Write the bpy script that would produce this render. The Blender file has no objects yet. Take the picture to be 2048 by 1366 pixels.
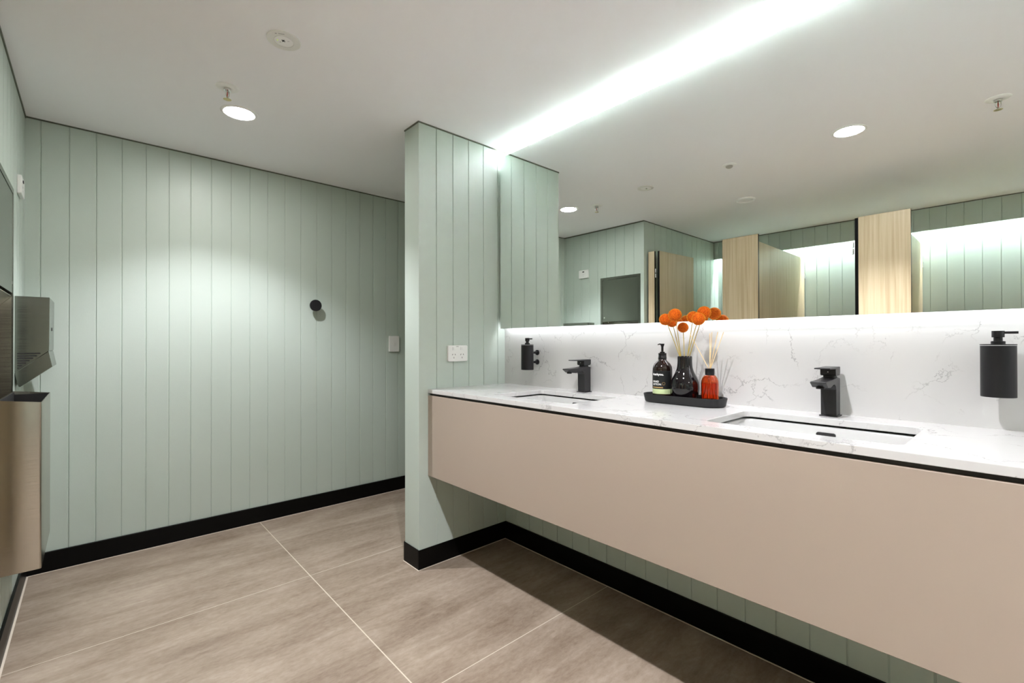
import bpy, bmesh, math, random
from mathutils import Vector, Matrix

# ------------------------------------------------------------------ camera / world / exposure
S = bpy.context.scene
C = bpy.context.scene.collection
F_PX, YAW, PITCH, ROLL = 928.1, 0.7352, 0.005, -0.002
H = 2.29                                  # ceiling height
cam_d = bpy.data.cameras.new('camera')
cam_d.sensor_fit = 'HORIZONTAL'; cam_d.sensor_width = 36.0
cam_d.lens = F_PX / 2048 * 36.0
cam_d.clip_start = 0.02; cam_d.clip_end = 50
cam = bpy.data.objects.new('camera', cam_d); C.objects.link(cam)
fw = Vector((math.sin(YAW), math.cos(YAW), 0)); rt = Vector((math.cos(YAW), -math.sin(YAW), 0)); up = Vector((0, 0, 1))
f2 = fw * math.cos(PITCH) + up * math.sin(PITCH); u2 = up * math.cos(PITCH) - fw * math.sin(PITCH)
cr, sr = math.cos(ROLL), math.sin(ROLL)
# roll: image (x,y down) is turned by ROLL
r3 = rt * cr + u2 * sr; u3 = u2 * cr - rt * sr
cam.matrix_world = Matrix(((r3.x, u3.x, -f2.x, 0), (r3.y, u3.y, -f2.y, 0), (r3.z, u3.z, -f2.z, 1.15), (0, 0, 0, 1)))
S.camera = cam
w = bpy.data.worlds.new('world'); S.world = w; w.use_nodes = True
w.node_tree.nodes['Background'].inputs[0].default_value = (0.9, 0.95, 1, 1)
SKY = 0.02
w.node_tree.nodes['Background'].inputs[1].default_value = SKY
S.view_settings.view_transform = 'Standard'; S.view_settings.look = 'None'
S.view_settings.gamma = 1; S.view_settings.use_curve_mapping = False
S.view_settings.exposure = 0.3
S.cycles.sample_clamp_indirect = 80.0      # keep the full energy of the strip light's bounces
S.cycles.max_bounces = 16; S.cycles.diffuse_bounces = 10; S.cycles.glossy_bounces = 6; S.cycles.transmission_bounces = 10

DOWN_W = 74.0        # each ceiling downlight
DOWN_DISC = 205.0       # glow of its diffuser
LED_TOP, LED_BOT = 122.0, 14.0
COVE = 200.0
WARM = (0.985, 0.975, 1.04); COOL = (1.0, 0.97, 1.03)

# ------------------------------------------------------------------ materials
def mat(name, col, rough=0.5, metal=0.0, spec=0.5, **kw):
    m = bpy.data.materials.new(name); m.use_nodes = True
    b = m.node_tree.nodes['Principled BSDF']
    b.inputs['Base Color'].default_value = (*col, 1); b.inputs['Roughness'].default_value = rough
    b.inputs['Metallic'].default_value = metal; b.inputs['Specular IOR Level'].default_value = spec
    for k, v in kw.items():
        b.inputs[k.replace('_', ' ')].default_value = v
    return m
def nodes(m):
    nt = m.node_tree; return nt, nt.nodes, nt.links, nt.nodes['Principled BSDF']
def N(nt, typ, **kw):
    n = nt.nodes.new(typ)
    for k, v in kw.items():
        if hasattr(n, k): setattr(n, k, v)
        else: n.inputs[k].default_value = v
    return n
def coords(nt, scale=(1, 1, 1), loc=(0, 0, 0)):
    g = nt.nodes.new('ShaderNodeTexCoord'); mp = nt.nodes.new('ShaderNodeMapping')
    mp.inputs['Scale'].default_value = scale; mp.inputs['Location'].default_value = loc
    nt.links.new(g.outputs['Object'], mp.inputs['Vector']); return mp.outputs['Vector']
def ramp(nt, fac, stops):
    r = nt.nodes.new('ShaderNodeValToRGB'); nt.links.new(fac, r.inputs['Fac'])
    e = r.color_ramp.elements
    e[0].position, e[0].color = stops[0][0], (*stops[0][1], 1); e[1].position, e[1].color = stops[-1][0], (*stops[-1][1], 1)
    for p, c in stops[1:-1]:
        x = e.new(p); x.color = (*c, 1)
    return r.outputs['Color']
def bump(nt, fac, strength, dist, bsdf):
    b = nt.nodes.new('ShaderNodeBump'); b.inputs['Strength'].default_value = strength; b.inputs['Distance'].default_value = dist
    nt.links.new(fac, b.inputs['Height']); nt.links.new(b.outputs['Normal'], bsdf.inputs['Normal'])
def emis(name, col, strength):
    m = bpy.data.materials.new(name); m.use_nodes = True; nt = m.node_tree; nt.nodes.clear()
    e = nt.nodes.new('ShaderNodeEmission'); e.inputs[0].default_value = (*col, 1); e.inputs[1].default_value = strength
    o = nt.nodes.new('ShaderNodeOutputMaterial'); nt.links.new(e.outputs[0], o.inputs[0]); return m

def green_mat():
    m = mat('sage_paint', (0.46, 0.525, 0.47), 0.42, spec=0.45)
    nt, ns, lk, b = nodes(m)
    n = N(nt, 'ShaderNodeTexNoise', Scale=260.0, Detail=2.0); lk.new(coords(nt, (1, 1, 0.4)), n.inputs['Vector'])
    bump(nt, n.outputs['Fac'], 0.06, 0.002, b)
    n2 = N(nt, 'ShaderNodeTexNoise', Scale=1.3, Detail=2.0); lk.new(coords(nt), n2.inputs['Vector'])
    lk.new(ramp(nt, n2.outputs['Fac'], [(0.3, (0.448, 0.518, 0.463)), (0.7, (0.468, 0.535, 0.482))]), b.inputs['Base Color'])
    return m
def ceiling_mat():
    m = mat('ceiling_paint', (0.935, 0.935, 0.975), 0.7, spec=0.2)
    nt, ns, lk, b = nodes(m)
    n = N(nt, 'ShaderNodeTexNoise', Scale=180.0, Detail=2.0); lk.new(coords(nt), n.inputs['Vector'])
    bump(nt, n.outputs['Fac'], 0.03, 0.002, b); return m
def floor_mat():
    m = mat('stone_tile', (0.3, 0.26, 0.22), 0.42, spec=0.35)
    nt, ns, lk, b = nodes(m)
    n1 = N(nt, 'ShaderNodeTexNoise', Scale=1.0, Detail=7.0, Roughness=0.62, Distortion=0.9); lk.new(coords(nt, (1.6, 9.0, 1)), n1.inputs['Vector'])
    n2 = N(nt, 'ShaderNodeTexNoise', Scale=1.0, Detail=8.0, Roughness=0.7, Distortion=0.3); lk.new(coords(nt, (28, 60, 1), (3, 1, 0)), n2.inputs['Vector'])
    n3 = N(nt, 'ShaderNodeTexNoise', Scale=2.2, Detail=4.0, Roughness=0.6); lk.new(coords(nt, (1, 1.5, 1), (5, 2, 0)), n3.inputs['Vector'])
    a = N(nt, 'ShaderNodeMix', data_type='FLOAT'); a.inputs[0].default_value = 0.42
    lk.new(n1.outputs['Fac'], a.inputs[2]); lk.new(n2.outputs['Fac'], a.inputs[3])
    a2 = N(nt, 'ShaderNodeMix', data_type='FLOAT'); a2.inputs[0].default_value = 0.3
    lk.new(a.outputs[0], a2.inputs[2]); lk.new(n3.outputs['Fac'], a2.inputs[3])
    c = ramp(nt, a2.outputs[0], [(0.36, (0.165, 0.118, 0.082)), (0.46, (0.252, 0.197, 0.148)), (0.54, (0.318, 0.257, 0.200)), (0.66, (0.42, 0.352, 0.285))])
    # grout joints from the tile grid
    tc = nt.nodes.new('ShaderNodeTexCoord'); sp = nt.nodes.new('ShaderNodeSeparateXYZ'); lk.new(tc.outputs['Object'], sp.inputs[0])
    def joint(out, off, pitch, width):
        s = N(nt, 'ShaderNodeMath', operation='SUBTRACT'); lk.new(out, s.inputs[0]); s.inputs[1].default_value = off - pitch / 2
        d = N(nt, 'ShaderNodeMath', operation='FLOORED_MODULO'); lk.new(s.outputs[0], d.inputs[0]); d.inputs[1].default_value = pitch
        e = N(nt, 'ShaderNodeMath', operation='SUBTRACT'); lk.new(d.outputs[0], e.inputs[0]); e.inputs[1].default_value = pitch / 2
        g = N(nt, 'ShaderNodeMath', operation='ABSOLUTE'); lk.new(e.outputs[0], g.inputs[0])
        l = N(nt, 'ShaderNodeMath', operation='LESS_THAN'); lk.new(g.outputs[0], l.inputs[0]); l.inputs[1].default_value = width / 2
        return l.outputs[0]
    jx = joint(sp.outputs[0], 0.805, 1.058, 0.0045); jy = joint(sp.outputs[1], 1.333, 1.058, 0.0032)
    mx = N(nt, 'ShaderNodeMath', operation='MAXIMUM'); lk.new(jx, mx.inputs[0]); lk.new(jy, mx.inputs[1])
    mc = N(nt, 'ShaderNodeMix', data_type='RGBA'); lk.new(mx.outputs[0], mc.inputs[0]); lk.new(c, mc.inputs[6]); mc.inputs[7].default_value = (0.60, 0.54, 0.45, 1)
    lk.new(mc.outputs[2], b.inputs['Base Color'])
    h = N(nt, 'ShaderNodeMath', operation='SUBTRACT'); lk.new(n2.outputs['Fac'], h.inputs[0]); lk.new(mx.outputs[0], h.inputs[1])
    bump(nt, h.outputs[0], 0.16, 0.002, b)
    return m
def quartz_mat(name='quartz', base=(0.56, 0.558, 0.548)):
    m = mat(name, base, 0.13, spec=0.5)
    nt, ns, lk, b = nodes(m)
    def vein(scale, off, width, lo, hi, warp):
        v = coords(nt, (scale,) * 3, off)
        wn = N(nt, 'ShaderNodeTexNoise', Scale=1.3, Detail=6.0, Roughness=0.68); lk.new(v, wn.inputs['Vector'])
        sc = N(nt, 'ShaderNodeVectorMath', operation='SCALE'); lk.new(wn.outputs['Color'], sc.inputs[0]); sc.inputs['Scale'].default_value = warp
        ad = N(nt, 'ShaderNodeVectorMath', operation='ADD'); lk.new(v, ad.inputs[0]); lk.new(sc.outputs[0], ad.inputs[1])
        vo = N(nt, 'ShaderNodeTexVoronoi', feature='DISTANCE_TO_EDGE', Scale=1.0); lk.new(ad.outputs[0], vo.inputs['Vector'])
        ln = N(nt, 'ShaderNodeMapRange'); lk.new(vo.outputs['Distance'], ln.inputs[0]); ln.inputs[1].default_value = 0; ln.inputs[2].default_value = width; ln.inputs[3].default_value = 1; ln.inputs[4].default_value = 0
        mk = N(nt, 'ShaderNodeTexNoise', Scale=1.1, Detail=2.0); lk.new(v, mk.inputs['Vector'])
        mr = N(nt, 'ShaderNodeMapRange'); lk.new(mk.outputs['Fac'], mr.inputs[0]); mr.inputs[1].default_value = lo; mr.inputs[2].default_value = hi
        mu = N(nt, 'ShaderNodeMath', operation='MULTIPLY'); lk.new(ln.outputs[0], mu.inputs[0]); lk.new(mr.outputs[0], mu.inputs[1])
        return mu.outputs[0]
    a = vein(4.2, (1.3, 0.4, 2.1), 0.011, 0.45, 0.57, 0.9); c = vein(8.0, (7.3, 3.4, 0.1), 0.018, 0.54, 0.66, 1.1)
    mx = N(nt, 'ShaderNodeMath', operation='MAXIMUM'); lk.new(a, mx.inputs[0]); lk.new(c, mx.inputs[1])
    ml = N(nt, 'ShaderNodeMath', operation='MULTIPLY'); lk.new(mx.outputs[0], ml.inputs[0]); ml.inputs[1].default_value = 0.75
    mc = N(nt, 'ShaderNodeMix', data_type='RGBA'); lk.new(ml.outputs[0], mc.inputs[0]); mc.inputs[6].default_value = (*base, 1); mc.inputs[7].default_value = (0.24, 0.23, 0.23, 1)
    lk.new(mc.outputs[2], b.inputs['Base Color']); return m
def timber_mat():
    m = mat('ash_timber_laminate', (0.6, 0.47, 0.3), 0.42, spec=0.4)
    nt, ns, lk, b = nodes(m)
    n1 = N(nt, 'ShaderNodeTexNoise', Scale=1.0, Detail=6.0, Roughness=0.65, Distortion=0.4); lk.new(coords(nt, (95, 95, 1.6)), n1.inputs['Vector'])
    n2 = N(nt, 'ShaderNodeTexNoise', Scale=1.0, Detail=3.0, Roughness=0.5, Distortion=1.5); lk.new(coords(nt, (16, 16, 0.8), (2, 2, 1)), n2.inputs['Vector'])
    a = N(nt, 'ShaderNodeMix', data_type='FLOAT'); a.inputs[0].default_value = 0.45
    lk.new(n1.outputs['Fac'], a.inputs[2]); lk.new(n2.outputs['Fac'], a.inputs[3])
    lk.new(ramp(nt, a.outputs[0], [(0.34, (0.42, 0.32, 0.195)), (0.5, (0.53, 0.425, 0.28)), (0.66, (0.60, 0.495, 0.345))]), b.inputs['Base Color'])
    bump(nt, n1.outputs['Fac'], 0.05, 0.001, b); return m
def steel_mat(name, col, rough, streak=(1, 60, 60), amt=0.1):
    m = mat(name, col, rough, metal=1.0)
    nt, ns, lk, b = nodes(m)
    n = N(nt, 'ShaderNodeTexNoise', Scale=4.0, Detail=4.0); lk.new(coords(nt, streak), n.inputs['Vector'])
    mr = N(nt, 'ShaderNodeMapRange'); lk.new(n.outputs['Fac'], mr.inputs[0]); mr.inputs[3].default_value = rough - amt / 2; mr.inputs[4].default_value = rough + amt
    lk.new(mr.outputs[0], b.inputs['Roughness'])
    bump(nt, n.outputs['Fac'], 0.02, 0.001, b); return m

M = {}
M['green'] = green_mat(); M['ceiling'] = ceiling_mat(); M['floor'] = floor_mat()
M['quartz'] = quartz_mat(); M['timber'] = timber_mat()
M['grout'] = mat('grout_bead', (0.62, 0.55, 0.46), 0.6)
M['skirt'] = mat('black_skirting', (0.002, 0.002, 0.002), 0.35, spec=0.12)
M['shadowline'] = mat('shadowline_trim', (0.10, 0.11, 0.08), 0.5)
M['beige'] = mat('beige_laminate', (0.37, 0.305, 0.25), 0.33, spec=0.45)
M['dark'] = mat('dark_recess', (0.012, 0.012, 0.012), 0.6)
M['white'] = mat('white_plastic', (0.78, 0.78, 0.76), 0.3)
M['offwhite'] = mat('white_powdercoat', (0.90, 0.90, 0.90), 0.35)
M['grey_print'] = mat('grey_print', (0.35, 0.35, 0.35), 0.5)
M['ceramic'] = mat('white_ceramic', (0.52, 0.525, 0.515), 0.08, spec=0.5)
M['black'] = mat('matte_black_metal', (0.010, 0.010, 0.011), 0.42, spec=0.3)
M['black_satin'] = mat('black_satin_metal', (0.022, 0.022, 0.023), 0.36, spec=0.35)
M['black_plastic'] = mat('black_plastic', (0.006, 0.006, 0.0065), 0.3, spec=0.3)
M['tray'] = mat('charcoal_tray', (0.015, 0.0155, 0.016), 0.5, spec=0.3)
M['steel'] = steel_mat('brushed_steel', (0.50, 0.47, 0.41), 0.2)
M['steel_dark'] = steel_mat('dark_brushed_steel', (0.24, 0.25, 0.22), 0.2)
M['chrome'] = mat('chrome', (0.7, 0.7, 0.68), 0.15, metal=1)
M['brass'] = mat('brass', (0.5, 0.42, 0.22), 0.3, metal=1)
M['red'] = mat('red_bulb', (0.35, 0.05, 0.03), 0.1)
M['mirror'] = mat('silvered_glass', (0.90, 0.935, 0.915), 0.0, metal=1)
M['glass_edge'] = mat('mirror_edge', (0.22, 0.36, 0.30), 0.15)
M['alu'] = mat('aluminium', (0.75, 0.75, 0.75), 0.3, metal=1)
M['stem'] = mat('dried_stem', (0.42, 0.31, 0.06), 0.6)
M['reed'] = mat('rattan_reed', (0.72, 0.52, 0.26), 0.6)
M['bottle'] = mat('dark_amber_bottle', (0.010, 0.004, 0.003), 0.05, spec=0.5)
M['label'] = mat('black_label', (0.008, 0.009, 0.009), 0.5, spec=0.3)
M['green_band'] = mat('pale_green_band', (0.56, 0.66, 0.36), 0.4)
M['text'] = mat('white_print', (0.85, 0.85, 0.85), 0.5)
M['gold'] = mat('gold_print', (0.40, 0.26, 0.10), 0.5)
M['vase'] = mat('glossy_black_glaze', (0.004, 0.003, 0.004), 0.03, spec=0.55)
M['led_top'] = emis('led_top', COOL, LED_TOP); M['led_bot'] = emis('led_bottom', COOL, LED_BOT)
M['cove'] = emis('led_cove', (0.90, 0.96, 1.0), COVE)
M['disc'] = emis('downlight_glow', (1, 0.98, 0.95), DOWN_DISC)
M['indicator'] = emis('green_indicator', (0.6, 0.9, 0.1), 0.9)
def ball_mat():
    m = mat('billy_button', (0.85, 0.20, 0.005), 0.8, spec=0.2)
    nt, ns, lk, b = nodes(m)
    v = N(nt, 'ShaderNodeTexVoronoi', Scale=420.0); lk.new(coords(nt), v.inputs['Vector'])
    lk.new(ramp(nt, v.outputs['Distance'], [(0.1, (0.88, 0.20, 0.006)), (0.75, (0.42, 0.045, 0.001))]), b.inputs['Base Color'])
    bump(nt, v.outputs['Distance'], -0.6, 0.002, b)
    b.inputs['Sheen Weight'].default_value = 1.0; b.inputs['Sheen Roughness'].default_value = 0.35; b.inputs['Sheen Tint'].default_value = (1.0, 0.62, 0.02, 1)
    b.inputs['Subsurface Weight'].default_value = 0.15; b.inputs['Subsurface Radius'].default_value = (0.01, 0.004, 0.001); b.inputs['Subsurface Scale'].default_value = 0.6
    return m
M['ball'] = ball_mat()
def glass_mat(name, col, rough=0.02):
    m = mat(name, col, rough); b = m.node_tree.nodes['Principled BSDF']
    b.inputs['Transmission Weight'].default_value = 1.0; b.inputs['IOR'].default_value = 1.35; return m
M['amber'] = glass_mat('amber_glass', (0.90, 0.30, 0.11)); M['amber_liquid'] = glass_mat('amber_liquid', (0.95, 0.36, 0.09))

# ------------------------------------------------------------------ mesh helpers
def obj(name, bm, m, parent=None, smooth=False, loc=None, bevel=0, bseg=2, autosmooth=None):
    me = bpy.data.meshes.new(name)
    bmesh.ops.recalc_face_normals(bm, faces=bm.faces[:])
    bm.to_mesh(me); bm.free()
    o = bpy.data.objects.new(name, me); C.objects.link(o)
    if isinstance(m, str): m = M[m]
    me.materials.append(m)
    if smooth:
        for p in me.polygons: p.use_smooth = True
    if autosmooth is not None:
        me.set_sharp_from_angle(angle=math.radians(autosmooth)) if smooth else None
    if bevel:
        b = o.modifiers.new('bevel', 'BEVEL'); b.width = bevel; b.segments = bseg; b.limit_method = 'ANGLE'; b.angle_limit = math.radians(35)
    if parent is not None: o.parent = parent
    if loc is not None: o.location = loc
    return o
def tag(o, label, cat, group=None):
    o['label'] = label; o['category'] = cat
    if group: o['group'] = group
    return o
def thing(name, label, cat, loc=(0, 0, 0), group=None, rz=0):
    o = bpy.data.objects.new(name, None); C.objects.link(o); o.location = loc; o.rotation_euler = (0, 0, rz)
    o.empty_display_size = 0.05
    return tag(o, label, cat, group)
def struct(name, bm, m, **kw):
    o = obj(name, bm, m, **kw); o['kind'] = 'structure'; return o
def box(bm, x0, x1, y0, y1, z0, z1):
    v = [bm.verts.new(p) for p in ((x0, y0, z0), (x1, y0, z0), (x1, y1, z0), (x0, y1, z0), (x0, y0, z1), (x1, y0, z1), (x1, y1, z1), (x0, y1, z1))]
    for f in ((0, 3, 2, 1), (4, 5, 6, 7), (0, 1, 5, 4), (1, 2, 6, 5), (2, 3, 7, 6), (3, 0, 4, 7)): bm.faces.new([v[i] for i in f])
    return bm
def nb(): return bmesh.new()
def bx(*a): return box(nb(), *a)
def prism(bm, pts, z0, z1):
    a = [bm.verts.new((x, y, z0)) for x, y in pts]; b = [bm.verts.new((x, y, z1)) for x, y in pts]
    bm.faces.new(a[::-1]); bm.faces.new(b); n = len(pts)
    for i in range(n): bm.faces.new((a[i], a[(i + 1) % n], b[(i + 1) % n], b[i]))
    return bm
def prism_dir(bm, pts, axis, a0, a1):
    # pts are the two other coordinates, in order (y,z) for x, (x,z) for y
    def P(p, a): return (a, p[0], p[1]) if axis == 'x' else (p[0], a, p[1])
    A = [bm.verts.new(P(p, a0)) for p in pts]; B = [bm.verts.new(P(p, a1)) for p in pts]; n = len(pts)
    bm.faces.new(A[::-1]); bm.faces.new(B)
    for i in range(n): bm.faces.new((A[i], A[(i + 1) % n], B[(i + 1) % n], B[i]))
    return bm
def lathe(bm, prof, n=48, c=(0, 0, 0), axis='z', cap0=True, cap1=True):
    def P(r, h, t):
        a, b = r * math.cos(t), r * math.sin(t)
        if axis == 'z': return (c[0] + a, c[1] + b, c[2] + h)
        if axis == 'x': return (c[0] + h, c[1] + a, c[2] + b)
        return (c[0] + a, c[1] + h, c[2] + b)
    rings = []
    for r, h in prof:
        if r < 1e-6: rings.append([bm.verts.new(P(0, h, 0))])
        else: rings.append([bm.verts.new(P(r, h, 2 * math.pi * i / n)) for i in range(n)])
    for A, B in zip(rings, rings[1:]):
        for i in range(n):
            a0, a1 = A[i % len(A)], A[(i + 1) % len(A)]; b0, b1 = B[i % len(B)], B[(i + 1) % len(B)]
            vs = []
            for v in (a0, a1, b1, b0):
                if v not in vs: vs.append(v)
            if len(vs) > 2: bm.faces.new(vs)
    if cap0 and len(rings[0]) > 1: bm.faces.new(rings[0][::-1])
    if cap1 and len(rings[-1]) > 1: bm.faces.new(rings[-1])
    return bm
def cyl(c, r, h, axis='z', n=40): return lathe(nb(), [(r, 0), (r, h)], n, c, axis)
def tube(bm, pts, r, n=10, r1=None):
    pts = [Vector(p) for p in pts]; rings = []
    for i, p in enumerate(pts):
        d = (pts[min(i + 1, len(pts) - 1)] - pts[max(i - 1, 0)]).normalized()
        a = d.cross(Vector((0.31, 0.95, 0.1))).normalized(); b = d.cross(a)
        rr = r if r1 is None else r + (r1 - r) * i / (len(pts) - 1)
        rings.append([bm.verts.new(p + a * rr * math.cos(2 * math.pi * k / n) + b * rr * math.sin(2 * math.pi * k / n)) for k in range(n)])
    for A, B in zip(rings, rings[1:]):
        for k in range(n): bm.faces.new((A[k], A[(k + 1) % n], B[(k + 1) % n], B[k]))
    bm.faces.new(rings[0][::-1]); bm.faces.new(rings[-1]); return bm
def rrect(x0, x1, y0, y1, r, n=6):
    out = []
    for cx, cy, a0 in ((x1 - r, y1 - r, 0), (x0 + r, y1 - r, 90), (x0 + r, y0 + r, 180), (x1 - r, y0 + r, 270)):
        for i in range(n + 1):
            t = math.radians(a0 + 90 * i / n); out.append((cx + r * math.cos(t), cy + r * math.sin(t)))
    return out
def cut(o, bm_cutter):
    me = bpy.data.meshes.new('cutter'); bmesh.ops.recalc_face_normals(bm_cutter, faces=bm_cutter.faces[:]); bm_cutter.to_mesh(me); bm_cutter.free()
    c = bpy.data.objects.new('cutter', me); C.objects.link(c)
    md = o.modifiers.new('cut', 'BOOLEAN'); md.operation = 'DIFFERENCE'; md.object = c; md.solver = 'EXACT'
    bpy.context.view_layer.update()
    dg = bpy.context.evaluated_depsgraph_get()
    new = bpy.data.meshes.new_from_object(o.evaluated_get(dg))
    o.modifiers.remove(md); o.data = new
    bpy.data.objects.remove(c); bpy.data.meshes.remove(me)
def board_wall(name, axis, front, back, a0, a1, z0, z1, grooves, gw=0.0062, gd=0.004):
    """vertical-joint board wall. axis 'x': runs along x, front at y=front; axis 'y': runs along y, front at x=front."""
    s = 1 if back > front else -1
    pts = [(a0, front)]
    for g in sorted(grooves):
        if a0 + 0.01 < g < a1 - 0.01: pts += [(g - gw / 2, front), (g - gw * 0.18, front + s * gd), (g + gw * 0.18, front + s * gd), (g + gw / 2, front)]
    pts += [(a1, front), (a1, back), (a0, back)]
    if axis == 'y': pts = [(f, a) for a, f in pts]
    return struct(name, prism(nb(), pts, z0, z1), 'green')
def gr(start, step, lo, hi):
    k0 = math.ceil((lo - start) / step); k1 = math.floor((hi - start) / step)
    return [start + k * step for k in range(k0, k1 + 1)]

# ------------------------------------------------------------------ the room
XL, XB, YN, YF, YS = -0.25, 1.824, 2.074, 3.335, 2.36      # left wall, basin wall, nib front, far wall, stall side wall
NIB0, NIBB = 1.2353, 2.216
XP, XC = -0.30, -1.80                                        # cubicle fronts, cubicle back wall
YEND = -4.3; XE = 2.9
struct('floor', bx(XC - 0.1, XE, YEND - 0.1, YF + 0.1, -0.1, 0), 'floor')
struct('ceiling', bx(XC - 0.1, XE, YEND - 0.1, YF + 0.1, H, H + 0.1), 'ceiling')
board_wall('wall_far', 'x', YF, YF + 0.1, XL - 0.14, XE, 0, H, gr(-0.196, 0.10495, XL, XE))
wl = board_wall('wall_left', 'y', XL, XL - 0.14, YS, YF, 0, H, gr(YS + 0.1055, 0.1055, YS, YF))
cut(wl, bx(XL - 0.105, XL + 0.05, 2.41, 2.838, 0.60, 1.79))
board_wall('wall_stall_side', 'x', YS, YS + 0.14, XC - 0.1, XL - 0.14, 0, H, gr(-0.543, 0.1054, XC, XL))
board_wall('wall_stall_back', 'y', XC, XC - 0.1, YEND, YS, 0, H, gr(0.0176, 0.105, YEND, YS))
board_wall('wall_nib', 'x', YN, NIBB, NIB0, XE, 0, H, gr(1.341, 0.1053, NIB0, XB))
board_wall('wall_right', 'y', XB, XB + 0.1, YEND, YN, 0, H, gr(0.181, 0.1059, YEND, YN))
board_wall('wall_near', 'x', YEND, YEND - 0.1, XC - 0.1, XB + 0.1, 0, H, gr(0, 0.105, XC, XB))
struct('wall_passage', bx(XE - 0.08, XE, NIBB, YF, 0, H), 'green')
board_wall('trim_1', 'y', -1.682, -1.702, YEND, YS, 2.097, H, gr(0.012, 0.1042, YEND, YS))   # bulkhead in front of the light cove
# skirtings (black) with their pale silicone bead
SK, ST = 0.10, 0.010
def skirt(name, x0, x1, y0, y1): struct(name, bx(x0, x1, y0, y1, 0, SK), 'skirt', bevel=0.0015)
skirt('baseboard_far', XL, XE - 0.08, YF - 0.014, YF)
skirt('baseboard_left', XL, XL + ST, YS, YF - 0.014)
skirt('baseboard_stall_side', XC, XL, YS - ST, YS)
skirt('baseboard_stall_back', XC, XC + ST, YEND, YS - ST)
skirt('baseboard_nib_front', NIB0 - 0.006, XB, YN - 0.005, YN)
skirt('baseboard_nib_end', NIB0 - 0.006, NIB0, YN, NIBB + 0.005)
skirt('baseboard_nib_rear', NIB0, XE - 0.08, NIBB, NIBB + ST)
skirt('baseboard_right', XB - ST, XB, YEND, YN - 0.005)
skirt('baseboard_near', XC + ST, XB - ST, YEND, YEND + ST)
BW = 0.0045
n_t = [2]
def bead(x0, x1, y0, y1):
    struct('trim_%d' % n_t[0], bx(x0, x1, y0, y1, 0, 0.002), 'grout'); n_t[0] += 1
bead(XL + ST, XE - 0.08, YF - 0.014 - BW, YF - 0.014); bead(XL + ST, XL + ST + 0.007, YS, YF - 0.014 - BW)
bead(NIB0 - 0.006 - BW, XB - ST, YN - 0.005 - BW, YN - 0.005); bead(NIB0 - 0.006 - BW, NIB0 - 0.006, YN - 0.005, NIBB + 0.005)
bead(XB - ST - BW, XB - ST, YEND, YN - 0.005 - BW)
# dark shadow-line angle at the ceiling
def sline(x0, x1, y0, y1, h=0.007):
    struct('trim_%d' % n_t[0], bx(x0, x1, y0, y1, H - h, H), 'shadowline'); n_t[0] += 1
sline(XL, XE - 0.08, YF - 0.003, YF); sline(XL, XL + 0.004, YS, YF - 0.003, 0.011)
sline(NIB0 - 0.004, XB, YN - 0.003, YN); sline(NIB0 - 0.004, NIB0, YN, NIBB)
sline(-1.682, XL, YS - 0.003, YS); sline(-1.682, -1.679, YEND, YS - 0.003)

# ------------------------------------------------------------------ downlights and ceiling fittings
def make_downlight():
    t = thing('downlight', '', 'light')
    obj('trim_ring', lathe(nb(), [(0.065, 0.003), (0.065, -0.003), (0.069, -0.0045), (0.079, -0.003), (0.0815, 0.0), (0.0815, 0.003)], 64), 'offwhite', t, smooth=True)
    obj('diffuser', lathe(nb(), [(0.0648, -0.0005), (0.0648, -0.0022), (0.0, -0.0022)], 64), 'disc', t)
    return t
def copy_tree(root):
    r = root.copy(); C.objects.link(r)
    for ch in list(root.children):
        c = ch.copy(); C.objects.link(c); c.parent = r
        for g in list(ch.children):
            d = g.copy(); C.objects.link(d); d.parent = c
    return r
dl = make_downlight()
DL = [((0.535, 2.592), 'round recessed LED downlight glowing near the plain far wall, beside a sprinkler'),
      ((0.516, 0.629), 'round recessed LED downlight nearer the camera, seen glowing high in the mirror'),
      ((0.516, -1.33), 'round recessed LED downlight behind the camera, over the near end of the room'),
      ((0.516, -3.29), 'added unseen downlight furthest behind the camera, for more light on the nib wall')]  # the last downlight is added out of view to brighten the nib wall
for i, ((x, y), lab) in enumerate(DL):
    t = dl if i == 0 else copy_tree(dl)
    t.location = (x, y, H); tag(t, lab, 'light', 'round ceiling downlights')
    l = bpy.data.lights.new('downlight_beam', 'SPOT'); l.energy = DOWN_W * (1.0, 0.66, 1.0, 1.0)[i]; l.color = WARM; l.spot_size = math.radians(112); l.spot_blend = 0.55; l.shadow_soft_size = 0.016
    lo = bpy.data.objects.new('downlight_beam', l); C.objects.link(lo); lo.parent = t; lo.location = (0, 0, -0.012)

def make_sprinkler():
    t = thing('fire_sprinkler', '', 'sprinkler')
    obj('escutcheon', lathe(nb(), [(0.014, 0.002), (0.014, -0.006), (0.024, -0.0075), (0.041, -0.004), (0.0455, 0.0), (0.0455, 0.002)], 48), 'offwhite', t, smooth=True)
    obj('collar', lathe(nb(), [(0.0, 0), (0.0145, 0.0), (0.0145, -0.016), (0.010, -0.017), (0.0, -0.017)], 28), 'chrome', t, smooth=True, autosmooth=40)
    fr = nb()
    for s in (-1, 1): tube(fr, [(s * 0.011, 0, -0.015), (s * 0.0125, 0, -0.028), (s * 0.010, 0, -0.038), (s * 0.002, 0, -0.046)], 0.0019, 8)
    lathe(fr, [(0.003, -0.044), (0.003, -0.053)], 12)
    obj('frame_arms', fr, 'chrome', t, smooth=True)
    obj('glass_bulb', lathe(nb(), [(0.0, -0.017), (0.002, -0.019), (0.0026, -0.030), (0.0018, -0.041), (0.0, -0.045)], 12), 'red', t, smooth=True)
    df = nb(); pts = []
    for k in range(32):
        r = 0.0165 if k % 2 == 0 else 0.0125
        a = 2 * math.pi * k / 32; pts += [(r * math.cos(a), r * math.sin(a))]
    prism(df, pts, -0.0545, -0.0532); obj('deflector', df, 'brass', t)
    return t
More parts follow.
